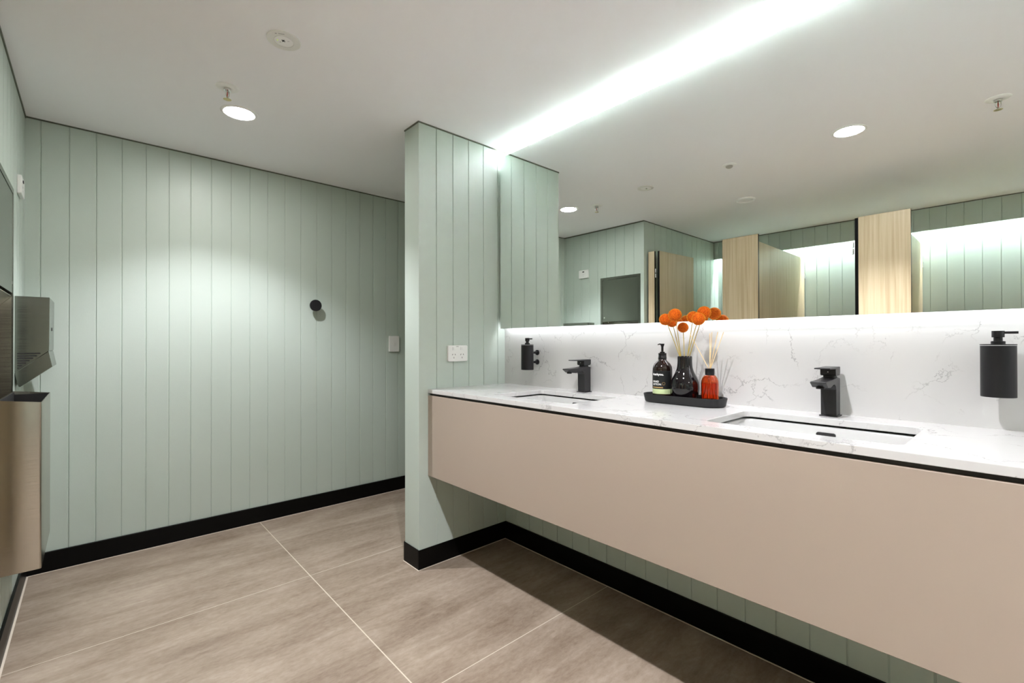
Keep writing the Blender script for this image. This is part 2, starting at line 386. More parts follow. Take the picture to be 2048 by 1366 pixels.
sp = make_sprinkler()
for i, (x, y, lab) in enumerate([(0.442, 2.368, 'small chrome fire sprinkler hanging in a white ring beside the far downlight'),
                                 (0.40, 0.079, 'small chrome fire sprinkler nearer the camera, seen at the right edge of the mirror')]):
    t = sp if i == 0 else copy_tree(sp)
    t.location = (x, y, H); t.rotation_euler = (0, 0, 0.85); tag(t, lab, 'sprinkler', 'ceiling fire sprinklers')

em = thing('emergency_light', 'flat white round emergency light with a green indicator on the plain ceiling', 'light', (0.530, 1.857, H), rz=-0.55)
obj('cover', lathe(nb(), [(0.0, 0.001), (0.0575, 0.001), (0.0575, -0.005), (0.054, -0.0065), (0.035, -0.0065), (0.0335, -0.0045), (0.0, -0.0045)], 56), 'white', em, smooth=True, autosmooth=30)
obj('centre_plate', lathe(nb(), [(0.0, -0.0046), (0.0325, -0.0046), (0.0325, -0.0062), (0.0305, -0.0068), (0.0, -0.0068)], 48), 'offwhite', em, smooth=True, autosmooth=30)
ln = nb()
for k in range(4):
    a = math.pi / 4 + k * math.pi / 2; tube(ln, [(0, -0.006, -0.0072), (0.0065 * math.cos(a), -0.006 + 0.0065 * math.sin(a), -0.0072)], 0.0015, 6)
lathe(ln, [(0.0, -0.0066), (0.003, -0.0066), (0.0024, -0.0088), (0.0, -0.009)], 16, (0, -0.006, 0))
obj('lamp', ln, 'black_plastic', em)
obj('indicator', lathe(nb(), [(0.0, -0.0067), (0.0022, -0.0067), (0.0018, -0.008), (0.0, -0.0082)], 14, (-0.020, -0.008, 0)), 'indicator', em)
for a in ((0.014, 0.021, -0.006, -0.0045, -0.0072, -0.0066), (-0.016, -0.011, 0.003, 0.005, -0.0072, -0.0066), (-0.018, -0.012, -0.047, -0.043, -0.0069, -0.0060), (-0.006, 0.014, -0.0465, -0.0435, -0.0069, -0.0060)):
    obj('printed_mark', bx(*a), 'grey_print', em)
def text_mesh(s, size, align='LEFT', bold=0.0):
    cu = bpy.data.curves.new('lettering', 'FONT'); cu.body = s; cu.size = size; cu.align_x = align; cu.offset = bold; cu.resolution_u = 3
    o = bpy.data.objects.new('lettering', cu); C.objects.link(o); bpy.context.view_layer.update()
    me = bpy.data.meshes.new_from_object(o.evaluated_get(bpy.context.evaluated_depsgraph_get()))
    bpy.data.objects.remove(o); bpy.data.curves.remove(cu); return me
sn = thing('motion_sensor', 'small white ceiling sensor with a grey lens, seen in the mirror', 'sensor', (0.514, 1.262, H))
obj('housing', lathe(nb(), [(0.0, 0.001), (0.042, 0.001), (0.042, -0.002), (0.036, -0.006), (0.024, -0.008), (0.0, -0.008)], 40), 'offwhite', sn, smooth=True)
obj('lens', lathe(nb(), [(0.022, -0.0075), (0.020, -0.016), (0.012, -0.021), (0.0, -0.023)], 32, cap0=True), mat('sensor_lens', (0.42, 0.40, 0.37), 0.3), sn, smooth=True)
vt = thing('ceiling_vent', 'round white exhaust vent by the cubicles, seen in the mirror', 'vent', (-0.305, 1.483, H))
obj('outer_ring', lathe(nb(), [(0.058, 0.001), (0.058, -0.006), (0.062, -0.012), (0.068, -0.012), (0.074, -0.003), (0.074, 0.001)], 48, cap0=False, cap1=False), 'offwhite', vt, smooth=True)
obj('valve_disc', lathe(nb(), [(0.0, 0.001), (0.055, 0.001), (0.055, -0.002), (0.048, -0.0035), (0.0, -0.004)], 48), 'offwhite', vt, smooth=True)

# ------------------------------------------------------------------ vanity: worktop, cabinet, splashback, basins
ZT, ZB, XV = 0.9163, 0.8963, 1.2885
VY0 = -4.28
top = obj('countertop', bx(XV, XB, VY0, YN, ZB, ZT), 'quartz')
BAS = [(1.372, 1.690, 1.184, 1.650), (1.372, 1.690, 0.188, 0.652)]
for b in BAS: cut(top, prism(nb(), rrect(b[0], b[1], b[2], b[3], 0.022), ZB - 0.05, ZT + 0.05))
bv = top.modifiers.new('bevel', 'BEVEL'); bv.width = 0.0012; bv.segments = 1; bv.limit_method = 'ANGLE'; bv.angle_limit = math.radians(50)
tag(top, 'long white veined quartz vanity top with two cut-outs for basins', 'worktop')
sb = obj('splashback', bx(XB - 0.006, XB, VY0, YN, ZT, 1.30), 'quartz')
tag(sb, 'white quartz splashback slab with grey veins below the mirror', 'splashback')
cab = thing('vanity_cabinet', 'wall-hung beige vanity cabinet under the white quartz top', 'cabinet', (XV, 0.65, 0.4705))
def cabpart(name, x0, x1, y0, y1, z0, z1, m, **kw):
    return obj(name, bx(x0 - XV, x1 - XV, y0 - 0.65, y1 - 0.65, z0 - 0.4705, z1 - 0.4705), m, cab, **kw)
cabpart('front_panel', XV, XV + 0.018, VY0, YN, 0.4705, 0.884, 'beige', bevel=0.001)
cabpart('bottom_panel', XV + 0.018, XB, VY0, YN, 0.4705, 0.488, 'beige')
cabpart('side_panel', XV + 0.018, XB, VY0, VY0 + 0.018, 0.488, 0.880, 'beige')
cabpart('recessed_rail', XV + 0.014, XV + 0.030, VY0 + 0.018, YN, 0.884, ZB, 'dark')
for i, b in enumerate(BAS):
    cx, cy = (b[0] + b[1]) / 2, (b[2] + b[3]) / 2
    t = thing('wash_basin', ['white undermount ceramic basin nearer the green nib wall', 'white undermount ceramic basin nearer the camera, with its overflow slot showing'][i], 'basin', (cx, cy, 0.76), 'undermount basins')
    bm = nb(); rings = []
    hx, hy = (b[1] - b[0]) / 2, (b[3] - b[2]) / 2
    for (gx, gy, z, r) in [(0.030, 0.030, 0.888, 0.03), (0.006, 0.006, 0.889, 0.026), (0.004, 0.004, 0.886, 0.026), (-0.002, -0.006, 0.860, 0.028), (-0.010, -0.020, 0.800, 0.034), (-0.026, -0.042, 0.776, 0.04), (-0.060, -0.080, 0.770, 0.04), (-0.135, -0.20, 0.768, 0.02)]:
        rings.append([bm.verts.new((x, y, z - 0.76)) for x, y in rrect(-hx - gx, hx + gx, -hy - gy, hy + gy, r, 8)])
    for A, B in zip(rings, rings[1:]):
        for k in range(len(A)): bm.faces.new((A[k], A[(k + 1) % len(A)], B[(k + 1) % len(A)], B[k]))
    bm.faces.new(rings[-1])
    bo = obj('bowl', bm, 'ceramic', t, smooth=True)
    # overflow slot on the rear side of the bowl
    ov = nb(); pts = rrect(-0.026, 0.026, -0.0065, 0.0065, 0.0062, 6)
    prism_dir(ov, [(y - 0.004, z + 0.8655 - 0.76) for y, z in pts], 'x', hx - 0.0045, hx + 0.004)
    obj('overflow_slot', ov, 'dark', t)
    obj('drain', lathe(nb(), [(0.0, 0.0085), (0.026, 0.0085), (0.030, 0.0115), (0.022, 0.014), (0.0, 0.0145)], 32), 'chrome', t, smooth=True)

# ------------------------------------------------------------------ mirror with light strips behind its edges
MX, MT, MB, ML = 1.765, 2.234, 1.238, 2.052
mr = thing('wall_mirror', 'large frameless backlit mirror over the basins', 'mirror', (MX, 0.65, MB))
def mpart(name, x0, x1, y0, y1, z0, z1, m, **kw): return obj(name, bx(x0 - MX, x1 - MX, y0 - 0.65, y1 - 0.65, z0 - MB, z1 - MB), m, mr, **kw)
mpart('mirror_glass', MX, MX + 0.0008, VY0, ML, MB, MT, 'mirror')
mpart('glass_back', MX + 0.0008, MX + 0.005, VY0, ML, MB, MT, 'glass_edge')
fz0, fz1, fy = MB + 0.030, MT - 0.036, ML - 0.008
mpart('mounting_frame', MX + 0.005, XB, VY0 + 0.03, fy, fz0, fz1, 'offwhite')
mpart('led_strip', 1.776, 1.792, VY0 + 0.04, fy - 0.002, fz1, fz1 + 0.003, 'led_top')
mpart('led_strip', 1.778, 1.806, VY0 + 0.04, fy - 0.002, fz0 - 0.003, fz0, 'led_bot')

# ------------------------------------------------------------------ taps
def make_tap():
    t = thing('basin_tap', '', 'tap')
    obj('base_plate', prism(nb(), rrect(-0.028, 0.030, -0.0255, 0.0255, 0.004), 0, 0.0035), 'black_satin', t, bevel=0.001)
    # body with forward spout, outline in (x,z); spout points to -x
    pr_ = [(0.024, 0.0035), (0.024, 0.121), (0.0, 0.1245), (-0.055, 0.1195), (-0.132, 0.1165), (-0.134, 0.1125), (-0.112, 0.098), (-0.082, 0.0955), (-0.066, 0.099), (-0.050, 0.1035), (-0.037, 0.1025), (-0.028, 0.097), (-0.023, 0.086), (-0.021, 0.0035)]
    bd = prism_dir(nb(), pr_, 'y', -0.0215, 0.0215)
    obj('body', bd, 'black_satin', t, bevel=0.0022, bseg=3)
    obj('aerator', cyl((-0.108, 0, 0.0935), 0.0115, 0.005), 'black', t)
    obj('cartridge_neck', prism(nb(), rrect(-0.022, 0.018, -0.016, 0.016, 0.008), 0.119, 0.131), 'black', t)
    hp = [(0.0265, 0.158), (0.0265, 0.136), (0.020, 0.130), (-0.022, 0.130), (-0.026, 0.134), (-0.026, 0.1515), (-0.090, 0.1525), (-0.091, 0.1565)]
    h_ = obj('lever_handle', prism_dir(nb(), hp, 'y', -0.0215, 0.0215), 'black_satin', t, bevel=0.0015)
    obj('indicator_dot', cyl((-0.0268, 0, 0.142), 0.0018, 0.001, 'x', 12), 'text', t)
    return t
tp = make_tap()
for i, (x, y, lab) in enumerate([(1.767, 1.434, 'matte black square mixer tap behind the basin nearest the nib wall'), (1.766, 0.4225, 'matte black square mixer tap behind the basin nearer the camera')]):
    t = tp if i == 0 else copy_tree(tp); t.location = (x, y, ZT); tag(t, lab, 'tap', 'matte black basin taps')

# ------------------------------------------------------------------ wall mounted soap dispensers
def make_disp():
    t = thing('soap_dispenser', '', 'dispenser')
    obj('bottle', lathe(nb(), [(0.0, -0.066), (0.0325, -0.066), (0.0335, -0.065), (0.0335, 0.0665), (0.0, 0.0665)], 56), 'black', t, smooth=True, autosmooth=40)
    obj('lid', lathe(nb(), [(0.0, 0.068), (0.0340, 0.068), (0.0340, 0.0705), (0.0, 0.0712)], 56), 'black', t, smooth=True, autosmooth=40)
    p = lathe(nb(), [(0.0135, 0.070), (0.0135, 0.078), (0.0085, 0.079), (0.0085, 0.088), (0.0120, 0.0885), (0.0120, 0.105), (0.0, 0.1055)], 32)
    obj('pump', p, 'black', t, smooth=True, autosmooth=40)
    obj('nozzle', tube(nb(), [(0, -0.008, 0.1005), (0, -0.036, 0.1005)], 0.0033, 14), 'black', t, smooth=True, autosmooth=40)
    for z in (-0.026, 0.026):
        f = lathe(nb(), [(0.0065, 0.030), (0.0065, 0.070), (0.0145, 0.073), (0.0145, 0.078), (0.0, 0.078)], 28, (0, 0, z), 'x')
        obj('wall_mount', f, 'black', t, smooth=True, autosmooth=40)
    return t
dp = make_disp()
for i, (x, y, z, lab) in enumerate([(1.740, 1.801, 1.076, 'matte black wall-mounted soap dispenser in the corner by the nib wall'), (1.740, 0.047, 1.076, 'matte black wall-mounted soap dispenser at the right edge, nearest the camera')]):
    t = dp if i == 0 else copy_tree(dp); t.location = (x, y, z); tag(t, lab, 'dispenser', 'matte black soap dispensers')

# ------------------------------------------------------------------ tray and what stands on it
def stadium(cx, cy, hl, hw, n=24):
    out = []
    for i in range(n + 1):
        a = math.pi * i / n; out.append((cx + hw * math.cos(a), cy + hl - hw + hw * math.sin(a)))
    for i in range(n + 1):
        a = math.pi + math.pi * i / n; out.append((cx + hw * math.cos(a), cy - hl + hw + hw * math.sin(a)))
    return out
TRX, TRY = 1.700, 0.890
tr = nb(); rings = []
for hl, hw, z in [(0.152, 0.052, 0.0), (0.158, 0.058, 0.004), (0.164, 0.0625, 0.031), (0.1635, 0.062, 0.033), (0.161, 0.0595, 0.033), (0.160, 0.0585, 0.031), (0.155, 0.0545, 0.011), (0.150, 0.050, 0.008)]:
    rings.append([tr.verts.new((x, y, z)) for x, y in stadium(0, 0, hl, hw)])
for A, B in zip(rings, rings[1:]):
    for k in range(len(A)): tr.faces.new((A[k], A[(k + 1) % len(A)], B[(k + 1) % len(A)], B[k]))
tr.faces.new(rings[0][::-1]); tr.faces.new(rings[-1])
o = obj('tray', tr, 'tray', None, smooth=True, loc=(TRX, TRY, ZT), autosmooth=40); tag(o, 'long oval charcoal tray on the quartz top between the two basins', 'tray')
ZTR = ZT + 0.0083
# lotion bottle
BX, BY = 1.698, 0.9775
bt = thing('lotion_bottle', 'dark pump bottle with a black and pale green label, leftmost on the tray', 'bottle', (BX, BY, ZTR))
obj('bottle', lathe(nb(), [(0.0, 0), (0.035, 0), (0.0375, 0.003), (0.038, 0.008), (0.038, 0.124), (0.0365, 0.133), (0.031, 0.144), (0.022, 0.153), (0.0165, 0.158), (0.0150, 0.164), (0.0150, 0.170), (0.0, 0.170)], 56), 'bottle', bt, smooth=True, autosmooth=50)
def band(r, z0, z1, a0, a1, n=40):
    bm = nb(); A = []; B = []
    for i in range(n + 1):
        a = a0 + (a1 - a0) * i / n; A.append(bm.verts.new((r * math.cos(a), r * math.sin(a), z0))); B.append(bm.verts.new((r * math.cos(a), r * math.sin(a), z1)))
    for i in range(n): bm.faces.new((A[i], A[i + 1], B[i + 1], B[i]))
    return bm
view = math.atan2(-BY, -BX)                                    # direction from the bottle to the room
a_c = view - math.radians(35)
lb = obj('label', band(0.03830, 0.046, 0.118, a_c - 1.5, a_c + 1.5), 'label', bt, smooth=True)
gb = obj('label', band(0.03830, 0.026, 0.0455, a_c - 1.5, a_c + 1.5), 'green_band', bt, smooth=True); gb['label'] = 'pale green lower label band'
def wrap(me, ang0, z0, r, m, name='lettering', par=None):
    for v in me.vertices:
        a = ang0 + v.co.x / r; v.co = Vector((r * math.cos(a), r * math.sin(a), z0 + v.co.y))
    me.materials.append(M[m]); o = bpy.data.objects.new(name, me); C.objects.link(o); o.parent = par or lb; return o
a_l = view - math.radians(66)
wrap(text_mesh('thankyou.', 0.0125, bold=0.0003), a_l, 0.0995, 0.0386, 'text')
wrap(text_mesh('HAND', 0.0105, bold=0.0002), a_l, 0.0715, 0.0386, 'text')
wrap(text_mesh('LOTION', 0.0105, bold=0.0002), a_l, 0.0605, 0.0386, 'text')
obj('gold_line', band(0.0386, 0.0495, 0.0535, a_l, a_l + 1.2, 20), 'gold', lb)
bg = nb()
for i in range(24):
    q = []
    for k, rr in ((i, 0.0058), (i + 1, 0.0058), (i + 1, 0.0049), (i, 0.0049)):
        t_ = 2 * math.pi * k / 24; a = a_l + 1.27 + rr * math.cos(t_) / 0.0386; q.append(bg.verts.new((0.0386 * math.cos(a), 0.0386 * math.sin(a), 0.0675 + rr * math.sin(t_))))
    bg.faces.new(q)
obj('gold_emblem', bg, 'gold', lb)
obj('collar', lathe(nb(), [(0.0165, 0.162), (0.0165, 0.172), (0.0158, 0.173), (0.0158, 0.187), (0.0, 0.1875)], 36), 'black_plastic', bt, smooth=True, autosmooth=40)
pm = lathe(nb(), [(0.0095, 0.187), (0.0095, 0.192), (0.0045, 0.193), (0.0045, 0.212), (0.0070, 0.218), (0.0085, 0.2245), (0.0, 0.2255)], 28)
ph = obj('pump_head', pm, 'black_plastic', bt, smooth=True, autosmooth=40)
ddx, ddy = -math.cos(YAW), math.sin(YAW)                      # spout turned to the left of the picture
obj('spout', tube(nb(), [(ddx * 0.004, ddy * 0.004, 0.2225), (ddx * 0.013, ddy * 0.013, 0.223), (ddx * 0.0185, ddy * 0.0185, 0.2205)], 0.0030, 10, 0.002), 'black_plastic', ph, smooth=True)
# vase
VX, VY = 1.699, 0.883
vs = thing('vase', 'glossy black pear-shaped vase in the middle of the tray', 'vase', (VX, VY, ZTR))
pf = [(0.0, 0), (0.034, 0), (0.0395, 0.004), (0.0445, 0.014), (0.0490, 0.028), (0.0525, 0.044), (0.0535, 0.060), (0.0518, 0.074), (0.0465, 0.090), (0.0395, 0.104), (0.0330, 0.118), (0.0290, 0.132), (0.0272, 0.150), (0.0268, 0.1745), (0.0255, 0.1765), (0.0240, 0.1745), (0.0240, 0.150), (0.0255, 0.132), (0.036, 0.104), (0.047, 0.06), (0.040, 0.012), (0.0, 0.008)]
# smooth the outer profile
def cr(p0, p1, p2, p3, t):
    return tuple(0.5 * ((2 * b) + (-a + c) * t + (2 * a - 5 * b + 4 * c - d) * t * t + (-a + 3 * b - 3 * c + d) * t ** 3) for a, b, c, d in zip(p0, p1, p2, p3))
pp = []
for i in range(2, 13):
    for k in range(4): pp.append(cr(pf[i - 1], pf[i], pf[i + 1], pf[i + 2], k / 4))
obj('body', lathe(nb(), pf[:2] + pp + pf[13:], 72), 'vase', vs, smooth=True, autosmooth=60)
# billy buttons
BALLS = [(1.680, 0.9535, 1.2450, 0.0238, 'leftmost orange billy button, low, left side of the vase'),
         (1.655, 0.899, 1.2590, 0.0250, 'tall orange billy button second from the left in the vase'),
         (1.742, 0.959, 1.2355, 0.0200, 'orange billy button hidden behind the leftmost one'),
         (1.724, 0.903, 1.2130, 0.0205, 'small dark orange billy button, lowest, in the middle of the vase'),
         (1.740, 0.869, 1.2530, 0.0235, 'orange billy button behind and left of the front right one'),
         (1.664, 0.811, 1.2410, 0.0240, 'orange billy button in front on the right side of the vase'),
         (1.722, 0.817, 1.2668, 0.0250, 'tallest orange billy button, at the right of the vase')]
random.seed(4)
STEMB = [(-0.010, 0.016), (-0.004, 0.014), (-0.002, 0.018), (0.004, 0.004), (0.006, -0.008), (-0.008, -0.015), (0.004, -0.017)]
for (x, y, z, r, lab), (ox, oy) in zip(BALLS, STEMB):
    t = thing('billy_button_flower', lab, 'flower', (VX + ox * 0.4, VY + oy * 0.3, ZTR + 0.02), 'orange billy buttons in the black vase')
    bx0 = Vector((VX + ox * 0.4, VY + oy * 0.3, ZTR + 0.02)); mouth = Vector((VX + ox, VY + oy, ZTR + 0.176)); tip = Vector((x, y, z))
    ctrl = mouth + (tip - mouth) * 0.5 + Vector((0, (tip.y - VY) * -0.04, 0.0))
    pts = [Vector((0, 0, 0)), mouth - bx0] + [(mouth * (1 - s) ** 2 + ctrl * 2 * s * (1 - s) + tip * s * s) - bx0 for s in (0.2, 0.4, 0.6, 0.8, 0.97)]
    obj('stem', tube(nb(), pts, 0.0016, 8, 0.0013), 'stem', t, smooth=True)
    bm = nb(); bmesh.ops.create_icosphere(bm, subdivisions=4, radius=r)
    for v in bm.verts:
        n = v.co.normalized(); v.co += n * (random.random() * 0.0010 - 0.0004); v.co.z *= 0.97
    fo = obj('flower_head', bm, 'ball', t, smooth=True, loc=tip - bx0)
# reed diffuser
DX, DY = 1.706, 0.7885
rd = thing('reed_diffuser', 'amber glass reed diffuser bottle with a black cap, rightmost on the tray', 'diffuser', (DX, DY, ZTR))
outer = [(0.0, 0), (0.029, 0), (0.0305, 0.002), (0.0308, 0.075), (0.0298, 0.086), (0.0265, 0.097), (0.0215, 0.1045), (0.0150, 0.109), (0.0145, 0.116)]
gb_ = lathe(nb(), outer + [(0.0120, 0.116), (0.0125, 0.107), (0.0195, 0.1020), (0.0240, 0.095), (0.0272, 0.086), (0.0282, 0.075), (0.0280, 0.006), (0.0, 0.005)], 56)
obj('glass_bottle', gb_, 'amber', rd, smooth=True, autosmooth=50)
obj('oil', lathe(nb(), [(0.0, 0.0055), (0.0276, 0.0065), (0.0278, 0.074), (0.0276, 0.078), (0.0, 0.078)], 48), 'amber_liquid', rd, smooth=True, autosmooth=50)
obj('cap', lathe(nb(), [(0.0160, 0.107), (0.0166, 0.108), (0.0166, 0.1315), (0.0155, 0.1325), (0.0075, 0.1325), (0.0075, 0.107)], 40, cap0=False, cap1=False), 'black_plastic', rd, smooth=True, autosmooth=40)
for i, (tx, ty, tz) in enumerate([(1.715, 0.868, 1.184), (1.700, 0.777, 1.192), (1.706, 0.758, 1.192), (1.708, 0.738, 1.191), (1.735, 0.801, 1.188)]):
    a = Vector((DX - (tx - DX) * 0.25, DY - (ty - DY) * 0.25, ZTR + 0.012)); m_ = Vector((DX + (i - 2) * 0.001, DY + (ty - DY) * 0.05, ZTR + 0.132)); b_ = Vector((tx, ty, tz))
    p0 = m_ + (m_ - b_) * 0.9
    p0 = Vector((DX + max(-0.02, min(0.02, p0.x - DX)), DY + max(-0.02, min(0.02, p0.y - DY)), ZTR + 0.012))
    t = thing('diffuser_reed', ['pale reed leaning far left out of the amber diffuser', 'upright pale reed, second from the left in the amber diffuser', 'pale reed third from the left in the amber diffuser', 'pale reed leaning furthest right out of the amber diffuser', 'pale reed at the back of the amber diffuser, nearest the wall'][i], 'reed', p0, 'reeds in the amber diffuser')
    obj('reed_stick', tube(nb(), [Vector((0, 0, 0)), m_ - p0, b_ - p0], 0.00125, 8), 'reed', t, smooth=True)

# ------------------------------------------------------------------ electrical plates
pw = thing('power_outlet', 'white double power outlet on the green nib wall above the vanity top', 'outlet', (1.4685, YN, 1.099))
obj('plate', prism_dir(nb(), rrect(-0.0635, 0.0635, -0.043, 0.043, 0.007), 'y', -0.0145, 0.0), 'white', pw, bevel=0.002)
for s in (-1, 1):
    obj('rocker_switch', prism_dir(nb(), rrect(s * 0.027 - 0.008 + 0.006, s * 0.027 + 0.008 + 0.006, 0.018, 0.034, 0.002), 'y', -0.0165, -0.0145), 'white', pw, bevel=0.0008)
    sl = nb()
    for dx_, dz_, an in ((-0.0085, 0.0, 30), (0.0085, 0.0, -30), (0.0, -0.017, 0)):
        ca, sa = math.cos(math.radians(an)), math.sin(math.radians(an)); w_, h_ = 0.0014, 0.0042
        q = [(-w_, -h_), (w_, -h_), (w_, h_), (-w_, h_)]
        prism_dir(sl, [(s * 0.027 + dx_ + (a * ca + b * sa), dz_ - 0.006 + (-a * sa + b * ca)) for a, b in q], 'y', -0.0148, -0.0143)
    obj('socket_slots', sl, 'dark', pw)
for a in ((-0.012, 0.004, -0.0149, -0.0144, 0.0355, 0.0385), (-0.036, -0.0345, -0.0149, -0.0144, 0.016, 0.034), (0.017, 0.018, -0.0149, -0.0144, 0.018, 0.034)):
    obj('printed_mark', bx(*a), 'grey_print', pw)
sw = thing('light_switch', 'white single light switch on the dark end of the far wall', 'switch', (1.760, YF, 1.152))
obj('plate', prism_dir(nb(), rrect(-0.043, 0.043, -0.0615, 0.0615, 0.006), 'y', -0.011, 0.0), 'white', sw, bevel=0.0015)
obj('rocker', prism_dir(nb(), rrect(-0.0085, 0.0085, -0.010, 0.010, 0.003), 'y', -0.0145, -0.011), 'white', sw, bevel=0.001)
dw = thing('power_outlet', 'white outlet plate high on the left wall above the hand dryer', 'outlet', (XL, 3.062, 1.868))
obj('plate', prism_dir(nb(), rrect(-0.060, 0.060, -0.042, 0.042, 0.006), 'x', 0.0, 0.0145), 'white', dw, bevel=0.002)
s_ = nb(); prism_dir(s_, rrect(-0.012, 0.012, 0.018, 0.029, 0.002), 'x', 0.0145, 0.0165); obj('rocker', s_, 'dark', dw)
s_ = nb()
for dy_, dz_, an in ((-0.0085, 0.0, 30), (0.0085, 0.0, -30), (0.0, -0.017, 0)):
    ca, sa = math.cos(math.radians(an)), math.sin(math.radians(an)); w_, h_ = 0.0014, 0.0042
    prism_dir(s_, [(dy_ + (a * ca + b * sa), dz_ - 0.002 + (-a * sa + b * ca)) for a, b in [(-w_, -h_), (w_, -h_), (w_, h_), (-w_, h_)]], 'x', 0.0143, 0.0148)
obj('socket_slots', s_, 'grey_print', dw)
# round black hook
hk = thing('robe_hook', 'round black knob hook on the far wall', 'hook', (1.1445, YF, 1.4178))
obj('knob', lathe(nb(), [(0.0, -0.053), (0.0385, -0.053), (0.0395, -0.052), (0.0395, -0.044), (0.0385, -0.043), (0.0, -0.043)], 56, axis='y'), 'black', hk, smooth=True, autosmooth=40)
obj('post', cyl((0, -0.0435, 0), 0.010, 0.0435, 'y', 24), 'black', hk, smooth=True, autosmooth=40)

# ------------------------------------------------------------------ left wall: towel cabinet, bin, dryer
ty0, ty1, tz0, tz1 = 2.396, 2.852, 0.585, 1.803
tc = thing('paper_towel_cabinet', 'recessed stainless steel paper towel cabinet in the left wall', 'dispenser', (XL, (ty0 + ty1) / 2, tz0))
ox_, oy_, oz_ = XL, (ty0 + ty1) / 2, tz0
def tcp(name, x0, x1, y0, y1, z0, z1, m, **kw): return obj(name, bx(x0, x1, y0 - oy_, y1 - oy_, z0 - oz_, z1 - oz_), m, tc, **kw)
fr = nb()
for a in ((0.0, 0.004, ty0, ty0 + 0.022, tz0, tz1), (0.0, 0.004, ty1 - 0.022, ty1, tz0, tz1), (0.0, 0.004, ty0 + 0.022, ty1 - 0.022, tz1 - 0.022, tz1), (0.0, 0.004, ty0 + 0.022, ty1 - 0.022, tz0, tz0 + 0.022)):
    box(fr, a[0], a[1], a[2] - oy_, a[3] - oy_, a[4] - oz_, a[5] - oz_)
obj('frame', fr, 'steel_dark', tc)
ln_ = nb()
box(ln_, -0.10, -0.098, ty0 + 0.02 - oy_, ty1 - 0.02 - oy_, tz0 + 0.021 - oz_, tz1 - 0.02 - oz_)
box(ln_, -0.098, 0.0, ty0 + 0.016 - oy_, ty0 + 0.018 - oy_, tz0 + 0.021 - oz_, tz1 - 0.02 - oz_); box(ln_, -0.098, 0.0, ty1 - 0.018 - oy_, ty1 - 0.016 - oy_, tz0 + 0.021 - oz_, tz1 - 0.02 - oz_)
box(ln_, -0.098, 0.0, ty0 + 0.018 - oy_, ty1 - 0.018 - oy_, tz0 + 0.021 - oz_, tz0 + 0.023 - oz_)
obj('liner', ln_, 'steel', tc)
tcp('door', -0.004, 0.0025, ty0 + 0.0235, ty1 - 0.0235, 1.365, tz1 - 0.024, 'steel_dark', bevel=0.001)
tcp('door_lock', 0.0025, 0.004, 2.80, 2.812, 1.40, 1.412, 'chrome')
tg = prism_dir(nb(), [(y - oy_, z - oz_) for y, z in ((ty0 + 0.024, 1.355), (ty1 - 0.024, 1.355), (ty1 - 0.024, 1.352), (ty0 + 0.024, 1.352))], 'x', -0.095, 0.0)
obj('dispensing_lip', tg, 'steel_dark', tc)
tg = nb(); v = [tg.verts.new(p) for p in ((0.0, ty0 + 0.024 - oy_, 1.352 - oz_), (0.0, ty1 - 0.024 - oy_, 1.352 - oz_), (-0.07, ty1 - 0.024 - oy_, 1.27 - oz_), (-0.07, ty0 + 0.024 - oy_, 1.27 - oz_), (-0.095, ty0 + 0.024 - oy_, 1.35 - oz_), (-0.095, ty1 - 0.024 - oy_, 1.35 - oz_))]
for f in ((0, 1, 2, 3), (3, 2, 5, 4), (0, 4, 5, 1)[:4], (0, 3, 4), (1, 5, 2)): tg.faces.new([v[i] for i in f])
obj('towel_chute', tg, 'steel', tc)
# bin hung on the cabinet
by0, by1, bxf, bz0, bz1 = 2.378, 2.836, -0.1345, 0.346, 0.944
bn = thing('waste_bin', 'projecting open-topped stainless steel waste bin on the left wall', 'bin', (XL + 0.0045, (by0 + by1) / 2, bz0))
bw = bxf - XL - 0.0045; hy_ = (by1 - by0) / 2; hh = bz1 - bz0
bb = nb()
def shell(pts_o, pts_i, z0, z1):
    n = len(pts_o)
    A = [bb.verts.new((x, y, z0)) for x, y in pts_o]; B = [bb.verts.new((x, y, z1 + (0.012 if x < 0.01 else 0.0))) for x, y in pts_o]
    Ci = [bb.verts.new((x, y, z1 + (0.012 if x < 0.01 else 0.0))) for x, y in pts_i]; D = [bb.verts.new((x, y, z0 + 0.01)) for x, y in pts_i]
    bb.faces.new(A[::-1]); bb.faces.new(D)
    for P_, Q_ in ((A, B), (B, Ci), (Ci, D)):
        for i in range(n): bb.faces.new((P_[i], P_[(i + 1) % n], Q_[(i + 1) % n], Q_[i]))
shell(rrect(0, bw, -hy_, hy_, 0.006, 3), rrect(0.0015, bw - 0.0015, -hy_ + 0.0015, hy_ - 0.0015, 0.005, 3), 0, hh)
obj('body', bb, 'steel', bn, smooth=True, autosmooth=40)
obj('shade_block', bx(0.004, bw - 0.004, -hy_ + 0.004, hy_ - 0.004, 0.012, hh - 0.10), 'dark', bn)  # dark block and sheets stand in for the shade inside the open steel bin
fl = nb(); box(fl, 0.002, 0.0035, -hy_ + 0.002, hy_ - 0.002, hh - 0.10, hh + 0.008); box(fl, 0.0035, bw - 0.003, hy_ - 0.0035, hy_ - 0.002, hh - 0.10, hh - 0.002); box(fl, 0.0035, bw - 0.003, -hy_ + 0.002, -hy_ + 0.0035, hh - 0.10, hh - 0.002); box(fl, bw - 0.0035, bw - 0.002, -hy_ + 0.0035, hy_ - 0.0035, hh - 0.10, hh - 0.002)
obj('shade_lining', fl, 'dark', bn)
